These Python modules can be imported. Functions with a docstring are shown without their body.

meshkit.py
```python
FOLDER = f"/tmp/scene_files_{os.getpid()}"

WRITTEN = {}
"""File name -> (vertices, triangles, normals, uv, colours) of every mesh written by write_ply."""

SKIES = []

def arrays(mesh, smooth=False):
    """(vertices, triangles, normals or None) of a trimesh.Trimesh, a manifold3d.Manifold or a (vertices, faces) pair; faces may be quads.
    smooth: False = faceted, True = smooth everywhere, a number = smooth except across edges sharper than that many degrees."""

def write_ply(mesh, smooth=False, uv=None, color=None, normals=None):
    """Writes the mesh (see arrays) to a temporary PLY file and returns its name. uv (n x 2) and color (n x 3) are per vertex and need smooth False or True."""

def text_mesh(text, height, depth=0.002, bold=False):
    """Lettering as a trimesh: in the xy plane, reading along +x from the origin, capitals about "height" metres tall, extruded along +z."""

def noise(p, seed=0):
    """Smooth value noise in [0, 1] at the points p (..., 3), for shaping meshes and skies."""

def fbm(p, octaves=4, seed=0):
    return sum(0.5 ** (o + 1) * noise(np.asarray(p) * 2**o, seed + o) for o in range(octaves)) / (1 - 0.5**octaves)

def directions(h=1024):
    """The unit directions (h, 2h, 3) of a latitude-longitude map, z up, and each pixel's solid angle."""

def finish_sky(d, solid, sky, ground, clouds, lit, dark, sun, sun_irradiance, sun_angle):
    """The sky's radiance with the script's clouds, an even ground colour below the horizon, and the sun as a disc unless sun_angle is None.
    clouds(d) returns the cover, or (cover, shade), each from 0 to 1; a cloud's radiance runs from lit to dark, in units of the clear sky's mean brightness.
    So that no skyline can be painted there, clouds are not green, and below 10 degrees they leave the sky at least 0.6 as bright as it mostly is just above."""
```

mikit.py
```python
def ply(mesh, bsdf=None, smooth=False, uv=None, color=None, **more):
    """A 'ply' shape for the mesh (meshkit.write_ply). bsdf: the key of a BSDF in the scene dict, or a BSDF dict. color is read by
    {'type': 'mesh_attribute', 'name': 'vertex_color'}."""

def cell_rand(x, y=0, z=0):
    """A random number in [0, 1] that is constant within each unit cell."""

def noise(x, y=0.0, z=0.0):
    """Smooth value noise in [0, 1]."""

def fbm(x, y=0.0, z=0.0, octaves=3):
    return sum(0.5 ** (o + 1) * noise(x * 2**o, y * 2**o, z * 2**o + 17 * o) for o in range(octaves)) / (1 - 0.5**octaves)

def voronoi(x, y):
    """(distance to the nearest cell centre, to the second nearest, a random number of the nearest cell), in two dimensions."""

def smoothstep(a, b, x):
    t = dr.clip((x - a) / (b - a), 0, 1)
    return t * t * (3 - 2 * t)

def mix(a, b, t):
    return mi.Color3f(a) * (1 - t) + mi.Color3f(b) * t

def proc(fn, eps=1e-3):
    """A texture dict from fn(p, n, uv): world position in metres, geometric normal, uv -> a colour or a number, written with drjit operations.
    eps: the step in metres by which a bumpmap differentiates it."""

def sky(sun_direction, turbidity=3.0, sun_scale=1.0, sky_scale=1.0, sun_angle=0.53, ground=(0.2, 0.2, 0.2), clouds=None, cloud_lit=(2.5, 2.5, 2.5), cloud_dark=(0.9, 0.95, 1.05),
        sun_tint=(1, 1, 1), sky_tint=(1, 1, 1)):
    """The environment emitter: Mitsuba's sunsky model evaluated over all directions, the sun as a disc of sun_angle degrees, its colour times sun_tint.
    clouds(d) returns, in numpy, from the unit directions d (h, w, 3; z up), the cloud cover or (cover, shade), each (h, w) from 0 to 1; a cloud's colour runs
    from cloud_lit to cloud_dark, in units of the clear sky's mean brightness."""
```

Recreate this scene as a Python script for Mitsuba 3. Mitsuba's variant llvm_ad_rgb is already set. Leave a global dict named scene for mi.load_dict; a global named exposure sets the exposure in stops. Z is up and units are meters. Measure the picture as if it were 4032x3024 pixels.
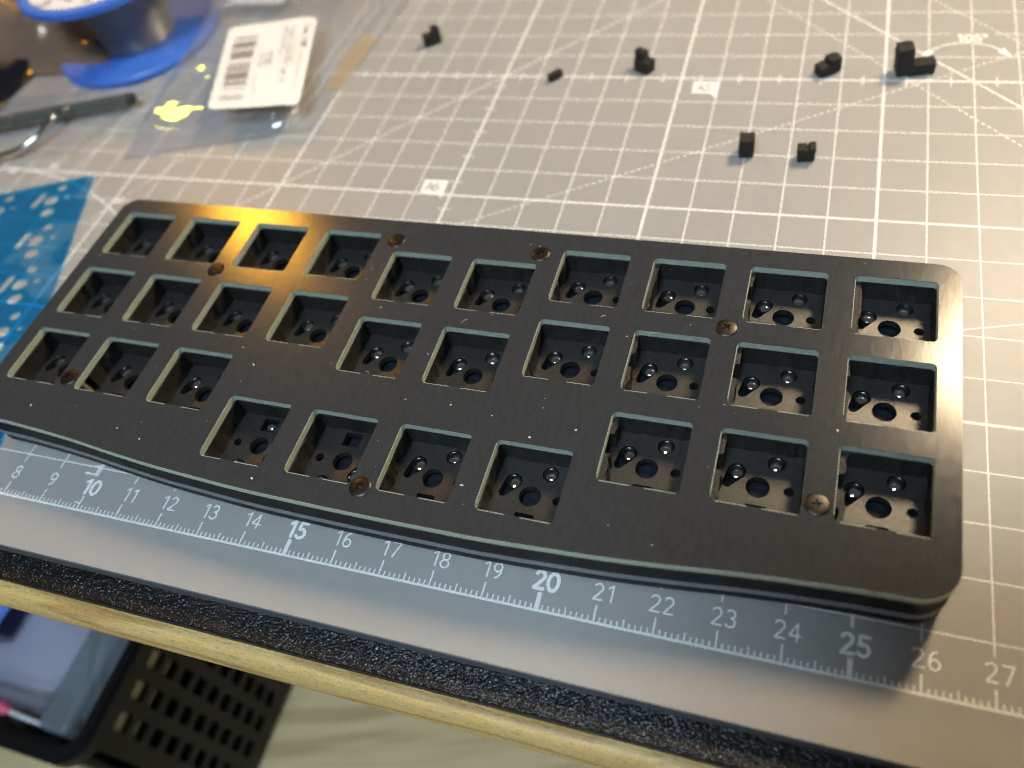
import math, random
import numpy as np
import trimesh
import drjit as dr
import mitsuba as mi
import mikit, meshkit
import manifold3d as m3
from manifold3d import Manifold, CrossSection
from shapely.geometry import Polygon, Point, box as sbox, LineString
from shapely import affinity
from shapely.ops import unary_union
from mikit import proc, noise, fbm, voronoi, cell_rand, smoothstep, mix

random.seed(7)
rng = np.random.default_rng(7)
T = mi.ScalarTransform4f
CM = 0.01                       # everything below is measured in centimetres on the mat's own ruler
scene, labels = {}, {}

# ------------------------------------------------------------------ camera, lamps, exposure
EYE = np.array([23.388, -4.449, 13.420])
FWD = np.array([-0.30313, 0.53005, -0.79194])
DOWN = np.array([0.12501, -0.80174, -0.58445])
scene['camera'] = dict(
    type='thinlens', fov=63.84, fov_axis='x', aperture_radius=0.0013, focus_distance=0.1545,
    near_clip=0.005, far_clip=20.0,
    to_world=T().look_at(origin=(EYE * CM).tolist(), target=((EYE + FWD * 10) * CM).tolist(), up=(-DOWN).tolist()))
exposure = 0.0

KEY_POS, KEY_AIM, KEY_RAD = np.array([36.7, 32.7, 31.5]), np.array([13.0, -2.0, 0.0]), (97, 73, 45)
COOL_POS, COOL_AIM, COOL_RAD = np.array([16.0, -36.0, 78.0]), np.array([14.0, 3.0, 0.0]), (24.0, 31.0, 37.0)
BULB_POS, BULB_R, BULB_RAD = np.array([-47.0, 64.0, 59.0]), 5.0, (62, 28, 1.6)
AMBIENT = (0.085, 0.075, 0.065)
scene['room_light'] = dict(type='constant', radiance=dict(type='rgb', value=list(AMBIENT)))

# ------------------------------------------------------------------ helpers
def key(name):
    if name not in scene and name not in labels:
        return name
    n = 1
    while f'{name}_{n:03d}' in scene or f'{name}_{n:03d}' in labels:
        n += 1
    return f'{name}_{n:03d}'

def cm(mesh):
    if isinstance(mesh, Manifold):
        m = mesh.to_mesh()
        mesh = (np.asarray(m.vert_properties)[:, :3], np.asarray(m.tri_verts))
    if isinstance(mesh, trimesh.Trimesh):
        mesh = (np.asarray(mesh.vertices), np.asarray(mesh.faces))
    return (np.asarray(mesh[0], float) * CM, np.asarray(mesh[1], int))

def put(name, mesh, mat, parent=None, smooth=False, uv=None, label=None, kind=None, **more):
    k = key(parent + '__' + name if parent else name)
    scene[k] = mikit.ply(cm(mesh), mat, smooth=smooth, uv=uv, **more)
    if label or kind:
        labels[k] = {}
        if label: labels[k]['label'] = label
        if kind: labels[k]['kind'] = kind
    return k

def put_copy(name, shape, loc, parent, rot=None):
    k = key(parent + '__' + name)
    tw = T().translate([float(c) * CM for c in loc])
    if rot is not None:
        tw = tw @ T().rotate([0, 0, 1], float(rot))
    scene[k] = {**shape, 'to_world': tw}
    return k

def thing(name, label, cat, group=None, kind=None):
    k = key(name)
    labels[k] = {'label': label, 'category': cat}
    if group: labels[k]['group'] = group
    if kind: labels[k]['kind'] = kind
    return k

def extrude(poly, z0, z1):
    polys = list(poly.geoms) if hasattr(poly, 'geoms') else [poly]
    out = []
    for p in polys:
        if p.area < 1e-7: continue
        m = trimesh.creation.extrude_polygon(p, z1 - z0, engine='earcut')
        m.apply_translation([0, 0, z0])
        out.append(m)
    return trimesh.util.concatenate(out)

def flat(poly, z):
    polys = list(poly.geoms) if hasattr(poly, 'geoms') else [poly]
    V, F, n = [], [], 0
    for p in polys:
        v, f = trimesh.creation.triangulate_polygon(p, engine='earcut')
        V.append(np.c_[v, np.full(len(v), z)]); F.append(np.asarray(f) + n); n += len(v)
    return np.vstack(V), np.vstack(F)

def boxm(x0, x1, y0, y1, z0, z1, r=0.0):
    if r <= 0:
        return trimesh.creation.box(bounds=[[x0, y0, z0], [x1, y1, z1]])
    pts = [Manifold.sphere(r, 12).translate((x, y, z)) for x in (x0 + r, x1 - r) for y in (y0 + r, y1 - r) for z in (z0 + r, z1 - r)]
    return Manifold.batch_hull(pts)

def revolve(profile, sections=64):
    return trimesh.creation.revolve(np.asarray(profile, float), sections=sections)

def frame(p, d, up=(0, 0, 1)):
    """4x4 whose z axis runs along d from p."""
    d = np.asarray(d, float) / np.linalg.norm(d)
    a = np.cross(up, d)
    if np.linalg.norm(a) < 1e-6: a = np.cross([1, 0, 0], d)
    a /= np.linalg.norm(a)
    M = np.eye(4); M[:3, 0], M[:3, 1], M[:3, 2], M[:3, 3] = a, np.cross(d, a), d, p
    return M

def tube(points, r, sides=12, closed_ends=True):
    p = np.asarray(points, float)
    t = np.gradient(p, axis=0); t /= np.linalg.norm(t, axis=1, keepdims=True)
    r = np.broadcast_to(r, (len(p),))
    a = np.cross(t, [0.03, 0.05, 1.0]); a /= np.linalg.norm(a, axis=1, keepdims=True)
    b = np.cross(t, a)
    ang = np.arange(sides) * 2 * np.pi / sides
    v = p[:, None] + r[:, None, None] * (np.cos(ang)[None, :, None] * a[:, None] + np.sin(ang)[None, :, None] * b[:, None])
    n = len(p)
    i, j = np.meshgrid(np.arange(n - 1), np.arange(sides), indexing='ij')
    q = np.stack([i * sides + j, i * sides + (j + 1) % sides, (i + 1) * sides + (j + 1) % sides, (i + 1) * sides + j], -1).reshape(-1, 4)
    f = np.vstack([q[:, [0, 2, 1]], q[:, [0, 3, 2]]])
    V = np.vstack([v.reshape(-1, 3), p[:1], p[-1:]])
    c0, c1 = n * sides, n * sides + 1
    jj = np.arange(sides)
    f = np.vstack([f, np.c_[np.full(sides, c0), jj, (jj + 1) % sides], np.c_[np.full(sides, c1), (n - 1) * sides + (jj + 1) % sides, (n - 1) * sides + jj]])
    return V, f

def grid_mesh(fn, nu, nv):
    """fn(u, v) -> points (..., 3) on the unit square; returns (mesh, uv)."""
    u, v = np.meshgrid(np.linspace(0, 1, nu), np.linspace(0, 1, nv), indexing='ij')
    P = fn(u, v).reshape(-1, 3)
    i, j = np.meshgrid(np.arange(nu - 1), np.arange(nv - 1), indexing='ij')
    q = np.stack([i * nv + j, (i + 1) * nv + j, (i + 1) * nv + j + 1, i * nv + j + 1], -1).reshape(-1, 4)
    return (P, np.vstack([q[:, [0, 1, 2]], q[:, [0, 2, 3]]])), np.c_[u.ravel(), v.ravel()]

def rgb(*c):
    return dict(type='rgb', value=[float(x) for x in c])

def pri(color, rough=0.5, metallic=0.0, spec=0.5, **k):
    c = color if isinstance(color, dict) else rgb(*color)
    r = rough if isinstance(rough, dict) else float(rough)
    return dict(type='twosided', bsdf=dict(type='principled', base_color=c, roughness=r, metallic=float(metallic), specular=float(spec), **k))

def bump(inner, fn, scale, eps=5e-5):
    b = inner['bsdf'] if inner['type'] == 'twosided' else inner
    return dict(type='twosided', bsdf=dict(type='bumpmap', arbitrary=proc(fn, eps), scale=float(scale), bsdf=b))

# ------------------------------------------------------------------ lamps (outside the frame, real housings)
def lamp_panel(name, pos, aim, w, h, rad, label, cat, mat, panes=None):
    k = thing(name, label, cat)
    d = aim - pos
    M = frame(pos, d)
    for x0, x1, y0, y1 in panes or [(-w / 2, w / 2, -h / 2, h / 2)]:
        e = trimesh.Trimesh([[x0, y0, 0], [x1, y0, 0], [x1, y1, 0], [x0, y1, 0]], [[0, 1, 2], [0, 2, 3]])
        e.apply_transform(M)
        put('diffuser', e, 'lamp_white', k, emitter=dict(type='area', radiance=rgb(*rad)))
    shell = trimesh.creation.box(bounds=[[-w / 2 - .6, -h / 2 - .6, -2.5], [w / 2 + .6, h / 2 + .6, -.15]])
    shell.apply_transform(M)
    put('housing', shell, mat, k)
    return k

scene['lamp_white'] = pri((.8, .8, .8), .6)
scene['lamp_shell'] = pri((.3, .3, .3), .5)
lamp_panel('desk_lamp', KEY_POS, KEY_AIM, 6.0, 11.0, KEY_RAD, 'warm white desk lamp head shining from behind the keyboard on its right', 'lamp', 'lamp_shell')
lamp_panel('work_light', COOL_POS, COOL_AIM, 30.0, 25.0, COOL_RAD, 'cool white work light over the front edge of the desk', 'lamp', 'lamp_shell', [(-15, 15, -1.0, 12.5), (-11, 11, -12.5, -5.5)])
k = thing('bulb_lamp', 'round orange glowing bulb lamp far behind the solder spool', 'lamp')
s = trimesh.creation.icosphere(3, BULB_R); s.apply_translation(BULB_POS)
put('globe', s, 'lamp_white', k, smooth=True, emitter=dict(type='area', radiance=rgb(*BULB_RAD)))
s = trimesh.creation.cylinder(2.0, 8.0, sections=24); s.apply_translation(BULB_POS + [0, 0, BULB_R + 4.2])
put('socket', s, 'lamp_shell', k)

# ------------------------------------------------------------------ materials
def mat_color(p, n, uv):
    x, y = p.x * 100, p.y * 100
    def near(v, c, w):                      # soft-edged line of half width w
        return 1 - smoothstep(w * .8, w * 1.15, dr.abs(v - c))
    def both(a, b): return a * b
    def inside(v, a, b): return dr.select((v > a) & (v < b), 1.0, 0.0)
    rx, ry = dr.round(x), dr.round(y)
    bx = dr.abs(x / 5 - dr.round(x / 5)) * 5 < .5
    by = dr.abs(y / 5 - dr.round(y / 5)) * 5 < .5
    five_x = bx & (dr.abs(rx / 5 - dr.round(rx / 5)) < .01)
    five_y = by & (dr.abs(ry / 5 - dr.round(ry / 5)) < .01)
    wx = dr.select(five_x, .032, .0145)
    wy = dr.select(five_y, .032, .0145)
    xin = inside(x, -.03, 42.03)
    gx = near(x, rx, wx) * inside(y, .80, 29.0) * xin
    gy = near(y, ry, wy) * xin * inside(y, .9, 29.03)
    # the 105 degree figure interrupts two lines
    gap = inside(x, 26.48, 27.5) * inside(y, 16.6, 17.08)
    gx *= 1 - gap
    gy *= 1 - gap
    L = dr.maximum(gx * .92, gy * .92)
    # ruler along the front
    L = dr.maximum(L, near(y, 0.0, .024) * xin)
    mm = dr.round(x * 10) / 10
    k5 = dr.abs(mm * 2 - dr.round(mm * 2)) < .02
    k10 = dr.abs(mm - dr.round(mm)) < .02
    k50 = dr.abs(mm / 5 - dr.round(mm / 5)) < .004
    top = dr.select(k50, .32, dr.select(k10, .305, dr.select(k5, .163, .112)))
    tw = dr.select(k50 & (mm > 10.5), .042, dr.select(k10, .016, .0135))
    L = dr.maximum(L, near(x, mm, tw) * inside(y, 0.0, top) * xin)
    wide = dr.abs(x - dr.round(x / 5) * 5)
    L = dr.maximum(L, (1 - smoothstep(.036, .046, wide)) * inside(y, 0.0, .32) * inside(x, 10.5, 42.2))
    # half-centimetre ticks across the y = 15 and x = 15 lines
    hx, hy = dr.floor(x) + .5, dr.floor(y) + .5
    L = dr.maximum(L, near(x, hx, .017) * inside(dr.abs(y - 15), -1.0, .19) * inside(x, 0.0, 42.0))
    L = dr.maximum(L, near(y, hy, .015) * inside(dr.abs(x - 15), -1.0, .19) * inside(y, 1.0, 15.0))
    # angle lines from the left and the right origin, the protractor circle
    r = dr.sqrt(x * x + y * y)
    out = inside(r, 10.03, 60.0) * inside(y, 1.0, 29.0)
    def ray(deg, ox, sgn, w, dash, lo=10.03):
        a = math.radians(deg)
        dx = (x - ox) * sgn
        dist = dr.abs(-math.sin(a) * dx + math.cos(a) * y)
        s = math.cos(a) * dx + math.sin(a) * y
        m = (1 - smoothstep(w * .8, w * 1.15, dist)) * inside(s, lo, 60.0) * inside(y, 1.0, 29.0) * xin
        if dash:
            ph = s / .167 - dr.floor(s / .167)
            m *= 1 - smoothstep(.58, .66, ph)
        return m
    for deg, dash in ((15, False), (30, True), (45, False), (60, True), (75, False)):
        L = dr.maximum(L, ray(deg, 0.0, 1.0, .0165, dash) * .9)
    L = dr.maximum(L, ray(45, 42.0, -1.0, .024, False) * .95)
    for c in (40.56, 44.68):
        dist = dr.abs(x + y - c) * .7071
        ph = (x - y) / .236; ph = ph - dr.floor(ph)
        L = dr.maximum(L, (1 - smoothstep(.014, .021, dist)) * (1 - smoothstep(.56, .64, ph)) * inside(y, 12.2, 29.0) * .95)
    L = dr.maximum(L, near(r, 10.03, .028) * inside(y, .9, 20.0) * inside(x, -.03, 20.0) * .9)
    th = dr.atan2(y, x) * (180 / math.pi)
    t10 = dr.round(th / 10) * 10
    L = dr.maximum(L, (1 - smoothstep(.012, .02, dr.abs(th - t10) * r * .01745)) * inside(r, 9.45, 10.03) * inside(y, 1.0, 20.0) * inside(x, .3, 20.0) * .9)
    # arc of the 105 degree figure
    ra = dr.sqrt((x - 26.85) * (x - 26.85) + (y - 15.52) * (y - 15.52))
    L = dr.maximum(L, near(ra, 1.095, .02) * inside(y, 16.16, 17.0))
    v = fbm(p.x * 900, p.y * 900, 3.0, 2)
    big = fbm(p.x * 30, p.y * 30, 9.0, 3)
    base = mi.Color3f(.335, .325, .312) * (.96 + .05 * v + .05 * big)
    wear = 1 - .12 * noise(p.x * 2500, p.y * 2500, 1.0)
    return mix(base, mi.Color3f(.86, .86, .84) * wear, L)

scene['mat_bsdf'] = pri(proc(mat_color), .42, 0, .45)
scene['mat_print'] = pri((.86, .86, .84), .45)
scene['mat_core'] = pri((.09, .10, .105), .5)

def plate_color(p, n, uv):
    v = fbm(p.x * 2500, p.y * 700, 1.0, 3)
    s = noise(p.x * 9000, p.y * 9000, 5.0)
    return mi.Color3f(.036, .038, .041) * (.85 + .3 * v) + mi.Color3f(.02) * smoothstep(.93, .98, s)
def plate_rough(p, n, uv):
    return .15 + .05 * fbm(p.x * 3000, p.y * 600, 2.0, 2)
def plate_bump(p, n, uv):
    return fbm(p.x * 3200, p.y * 650, 7.0, 3)
scene['plate_mask'] = bump(pri(proc(plate_color), proc(plate_rough), 0, .5), plate_bump, 0.35e-5, 4e-5)

def fr4_color(p, n, uv):
    v = fbm(p.x * 1200, p.y * 1200, p.z * 3500, 3)
    return mi.Color3f(.40, .48, .40) * (.72 + .5 * v)
scene['fr4'] = pri(proc(fr4_color), .55, 0, .4)

def pcb_color(p, n, uv):
    v = fbm(p.x * 4500, p.y * 4500, 2.0, 3)
    return mi.Color3f(.013, .0125, .0118) * (.3 + 1.4 * v)
def pcb_bump(p, n, uv):
    return noise(p.x * 6000, p.y * 6000, 0.0)
scene['pcb_mask'] = bump(pri(proc(pcb_color), .42, 0, 1.0), pcb_bump, 1.2e-5, 4e-5)
def pcb_edge(p, n, uv):
    v = fbm(p.x * 500, p.y * 500, p.z * 4000, 3)
    return mi.Color3f(.20, .21, .23) * (.5 + v)
scene['pcb_edge'] = pri(proc(pcb_edge), .5)

def foam_color(p, n, uv):
    v = fbm(p.x * 2600, p.y * 2600, p.z * 2600, 3)
    sp = smoothstep(.86, .93, noise(p.x * 5200, p.y * 5200, p.z * 5200))
    return mi.Color3f(.012, .011, .0095) * (.3 + 1.4 * v) + mi.Color3f(.10) * sp
def foam_bump(p, n, uv):
    return fbm(p.x * 3300, p.y * 3300, p.z * 3300, 2)
scene['foam'] = bump(pri(proc(foam_color), .55, 0, .5), foam_bump, 1.8e-4, 6e-5)
scene['under_layer'] = pri((.005, .008, .014), .5, 0, .3)
scene['black_plastic'] = pri((.012, .013, .015), .28, 0, .5)
scene['frame_black'] = pri((.004, .0045, .006), .55, 0, .25)
scene['rubber'] = pri((.012, .012, .012), .7)
scene['socket_metal'] = pri((.50, .54, .58), .07, 1.0)
scene['socket_black'] = pri((.010, .011, .013), .2, 0, .6)
def screw_rough(p, n, uv):
    return .34 + .12 * noise(p.x * 3000, p.y * 3000, 0.0)
scene['screw_metal'] = pri((.060, .054, .050), proc(screw_rough), 1.0)
scene['recess_black'] = pri((.01, .009, .008), .5)
scene['standoff_metal'] = pri((.42, .36, .28), .35, 1.0)
scene['dust_white'] = pri((.75, .73, .70), .8)
scene['led_lens'] = pri((.42, .45, .44), .1, .9, .6)

def wood_color(p, n, uv):
    x, y, z = p.x * 100, p.y * 100, p.z * 100
    w = fbm(x * .25, y * 2.0, z * 2.0, 2)
    band = z * 1.7 + .05 * x + 1.6 * w
    rings = .5 + .5 * dr.sin(band * 6.283)
    fine = fbm(x * 1.2, y * 40, z * 40, 3)
    c = mix(mi.Color3f(.66, .45, .17), mi.Color3f(.44, .26, .08), smoothstep(.70, 1.0, rings) * .9)
    c = mix(c, mi.Color3f(.74, .57, .28), smoothstep(.5, .9, fine) * .55)
    fleck = smoothstep(.66, .8, noise(x * 9, y * 60, z * 22))
    return c * (.82 + .3 * noise(x * 30, y * 90, z * 90)) * (1 - .22 * fleck)
scene['desk_wood'] = pri(proc(wood_color), .45, 0, .4)
scene['pad_leather'] = pri((.006, .006, .0065), .24, 0, .45)
scene['pad_side'] = pri((.012, .012, .012), .6)

def floor_color(p, n, uv):
    x, y = p.x * 100, p.y * 100
    u, v = x * .94 + y * .34, y * .94 - x * .34
    g = fbm(u * .12, v * 1.6, 2.0, 3)
    return mix(mi.Color3f(.66, .53, .29), mi.Color3f(.50, .37, .18), smoothstep(.42, .68, g)) * (.95 + .1 * fbm(u * .5, v * 9, 1.0, 2))
scene['floor_wood'] = pri(proc(floor_color), .5)

scene['foam_chip'] = bump(pri((.020, .0195, .018), .75, 0, .35), foam_bump, 1.2e-4, 6e-5)

def film_tint(p, n, uv):
    x, y = p.x * 100, p.y * 100
    m = smoothstep(.44, .50, fbm(x * .75 + 3.1, y * .75 + 1.7, 4.0, 3))
    return mix(mi.Color3f(.02, .56, .93), mi.Color3f(.40, .72, 1.0), m)
scene['film_blue'] = dict(type='blendbsdf', weight=.13,
    a=dict(type='thindielectric', specular_transmittance=proc(film_tint), specular_reflectance=rgb(1, 1, 1)),
    b=dict(type='twosided', bsdf=dict(type='diffuse', reflectance=rgb(.03, .30, .55))))
def clear(haze, tint=(.97, .97, .97), hz=(.75, .76, .78)):
    return dict(type='blendbsdf', weight=haze, a=dict(type='thindielectric', specular_transmittance=rgb(*tint)),
                b=dict(type='twosided', bsdf=dict(type='diffuse', reflectance=rgb(*hz))))
scene['bag_clear'] = clear(.13)
scene['bag_seam'] = clear(.45)
scene['bag_print'] = dict(type='blendbsdf', weight=.2, a=dict(type='thindielectric', specular_transmittance=rgb(1, .90, .74)),
                          b=dict(type='twosided', bsdf=dict(type='diffuse', reflectance=rgb(.85, .66, .42))))

def label_color(p, n, uv):
    s, t = uv.x, uv.y                        # s along the long side (0 = near end), t across from the bar code side
    bars = dr.select(cell_rand(dr.floor(s * 64), 3.0, 1.0) > .5, 1.0, 0.0)
    thick = dr.select(cell_rand(dr.floor(s * 33), 5.0, 2.0) > .8, 1.0, 0.0)
    ink = dr.maximum(bars, thick) * dr.select((t > .10) & (t < .37) & (s > .09) & (s < .86), 1.0, 0.0)
    def text(t0, t1, s0, s1, scale, seed, dens):
        row = dr.select((t > t0) & (t < t1) & (s > s0) & (s < s1), 1.0, 0.0)
        g = noise(s * scale, t * scale * .55, seed)
        return row * smoothstep(dens, dens + .12, g)
    ink = dr.maximum(ink, text(.66, .715, .55, .90, 95, 3.0, .45) * .8)
    ink = dr.maximum(ink, text(.735, .79, .24, .90, 95, 8.0, .45) * .75)
    ink = dr.maximum(ink, text(.80, .845, .40, .74, 95, 11.0, .5) * .6)
    ink = dr.maximum(ink, text(.875, .945, .62, .92, 60, 14.0, .42))
    ink = dr.maximum(ink, text(.885, .93, .12, .58, 95, 19.0, .5) * .6)
    ink = dr.maximum(ink, text(.44, .485, .10, .34, 80, 22.0, .45) * .5)
    return mix(mi.Color3f(.86, .85, .81), mi.Color3f(.16, .13, .11), ink * .85)
scene['label_paper'] = pri(proc(label_color), .5, 0, .4)
scene['label_ink'] = pri((.10, .085, .075), .6)
scene['spool_blue'] = pri((.055, .17, .62), .35, 0, .5)
scene['solder_wire'] = pri((.33, .34, .35), .33, .6, .7)
def spool_label(p, n, uv):
    g = noise(p.x * 260, p.y * 420, 2.0)
    return mix(mi.Color3f(.82, .80, .78), mi.Color3f(.30, .22, .20), smoothstep(.68, .78, g) * .8)
scene['spool_paper'] = pri(proc(spool_label), .5)
scene['hub_dark'] = pri((.03, .02, .02), .6)
scene['tool_metal'] = pri((.20, .225, .21), .22, .7, .6)
scene['tool_dark'] = pri((.05, .05, .045), .3, .5)
scene['chrome'] = pri((.62, .60, .56), .12, 1.0)
def amber_color(p, n, uv):
    g = fbm(p.x * 90, p.y * 90, p.z * 90, 3)
    return mix(mi.Color3f(.42, .29, .20), mi.Color3f(.22, .15, .11), g)
scene['amber_film'] = pri(proc(amber_color), .25, .45, .6)
scene['black_film'] = pri((.010, .011, .018), .16, 0, .6)
scene['basket_plastic'] = pri((.003, .0034, .004), .4, 0, .3)
scene['stuff_blue'] = pri((.13, .24, .70), .5)
scene['stuff_lilac'] = pri((.32, .33, .44), .45)
scene['stuff_grey'] = pri((.19, .24, .28), .35)
scene['stuff_white'] = pri((.86, .85, .78), .5)
scene['stuff_navy'] = pri((.05, .07, .11), .4)
scene['stuff_brown'] = pri((.05, .035, .025), .5)
scene['cable_pink'] = pri((.75, .10, .22), .4)
scene['cable_white'] = pri((.62, .60, .66), .4)
scene['cable_black'] = pri((.015, .02, .028), .4)
scene['cable_clear'] = pri((.75, .80, .85), .12)
scene['clear_box'] = dict(type='blendbsdf', weight=.55, a=dict(type='thindielectric', specular_transmittance=rgb(.80, .88, .92)),
                          b=dict(type='twosided', bsdf=dict(type='principled', base_color=rgb(.20, .25, .28), roughness=.35)))

# ------------------------------------------------------------------ setting: floor, desk, pad, cutting mat
put('floor', trimesh.Trimesh([[-150, -120, -21], [190, -120, -21], [190, 160, -21], [-150, 160, -21]], [[0, 1, 2], [0, 2, 3]]),
    'floor_wood', label='pale wooden floor under the desk', kind='structure')

desk = thing('desk', 'wooden desk with a rounded pale front edge', 'desk')
rr, yf = .33, -1.985
prof = [(yf + rr - rr * math.cos(a), -.5 - rr + rr * math.sin(a)) for a in np.linspace(0, math.pi / 2, 11)]
prof2 = [(yf + .3 - .3 * math.sin(a), -1.35 + .3 - .3 * math.cos(a)) for a in np.linspace(0, math.pi / 2, 9)]
sec = np.array(prof2 + prof + [(60, -.5), (60, -1.35)])       # (y, z)
xs = np.linspace(-45, 75, 2)
dm = trimesh.creation.extrude_polygon(Polygon(sec), 120, engine='earcut')
v = np.array(dm.vertices)
dm = trimesh.Trimesh(np.c_[v[:, 2] - 45, v[:, 0], v[:, 1]], dm.faces)
put('board', dm, 'desk_wood', desk, smooth=35)
for lx, ly in ((-43, 1), (70, 1), (-43, 56), (70, 56)):
    put('leg', boxm(lx, lx + 3.5, ly, ly + 3.5, -20.9, -1.352), 'desk_wood', desk)

pad = thing('desk_pad', 'black leather grained pad between the cutting mat and the wooden desk edge', 'desk pad')
def pad_height(x, y):
    P = np.stack([x, y, np.zeros_like(x)], -1)
    a = meshkit.noise(P * np.array([34, 50, 1]), 3)
    b = meshkit.noise(P * np.array([48, 75, 1]) + 3, 5)
    c = meshkit.noise(P * np.array([9, 11, 1]), 8)
    return .016 * a + .013 * b ** 1.5 + .006 * c
x0p, x1p, y0p, y1p = 2.0, 30.0, -1.62, -.98
def padfn(u, v):
    x, y = x0p + (x1p - x0p) * u, y0p + (y1p - y0p) * v
    e = np.clip((y - y0p) / .05, 0, 1)
    z = -.345 + pad_height(x, y) * (.4 + .6 * e) - .05 * (1 - e) ** 2
    y = y + .012 * (meshkit.noise(np.stack([x * 9, y * 0, x * 0], -1), 4) - .5) * (1 - e)
    return np.stack([x, y, z], -1)
gm, _ = grid_mesh(padfn, 3200, 84)
put('grain_strip', gm, 'pad_leather', pad, smooth=True)
put('sheet', unary_union([sbox(-44, -1.62, x0p, 58), sbox(x1p, -1.62, 74, 58), sbox(x0p - .1, -.98, x1p + .1, 58)]).buffer(0) and extrude(unary_union([sbox(-44, -1.62, x0p, 58), sbox(x1p, -1.62, 74, 58), sbox(x0p, -.98, x1p, 58)]), -.498, -.325), 'pad_leather', pad)
put('edge', boxm(x0p, x1p, -1.615, -1.0, -.498, -.36), 'pad_side', pad)

cut = thing('cutting_mat', 'grey cutting mat with white centimetre grid and ruler numbers', 'cutting mat')
MX0, MX1, MY0, MY1 = -3.0, 45.0, -1.075, 31.0
put('sheet', trimesh.Trimesh([[MX0, MY0 + .03, 0], [MX1, MY0 + .03, 0], [MX1, MY1, 0], [MX0, MY1, 0]], [[0, 1, 2], [0, 2, 3]]), 'mat_bsdf', cut)
c_ = [(MY0 + .03, 0), (MY0 + .012, -.006), (MY0, -.025), (MY0, -.155), (MY0 + .006, -.165), (MY0, -.175), (MY0, -.29)]
V, F = [], []
for i, (y, z) in enumerate(c_):
    V += [[MX0, y, z], [MX1, y, z]]
    if i: F += [[2 * i - 2, 2 * i, 2 * i - 1], [2 * i - 1, 2 * i, 2 * i + 1]]
put('front_edge', (np.array(V), np.array(F)), 'mat_core', cut)
put('core', boxm(MX0, MX1, MY0 + .04, MY1, -.30, -.012), 'mat_core', cut)

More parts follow.
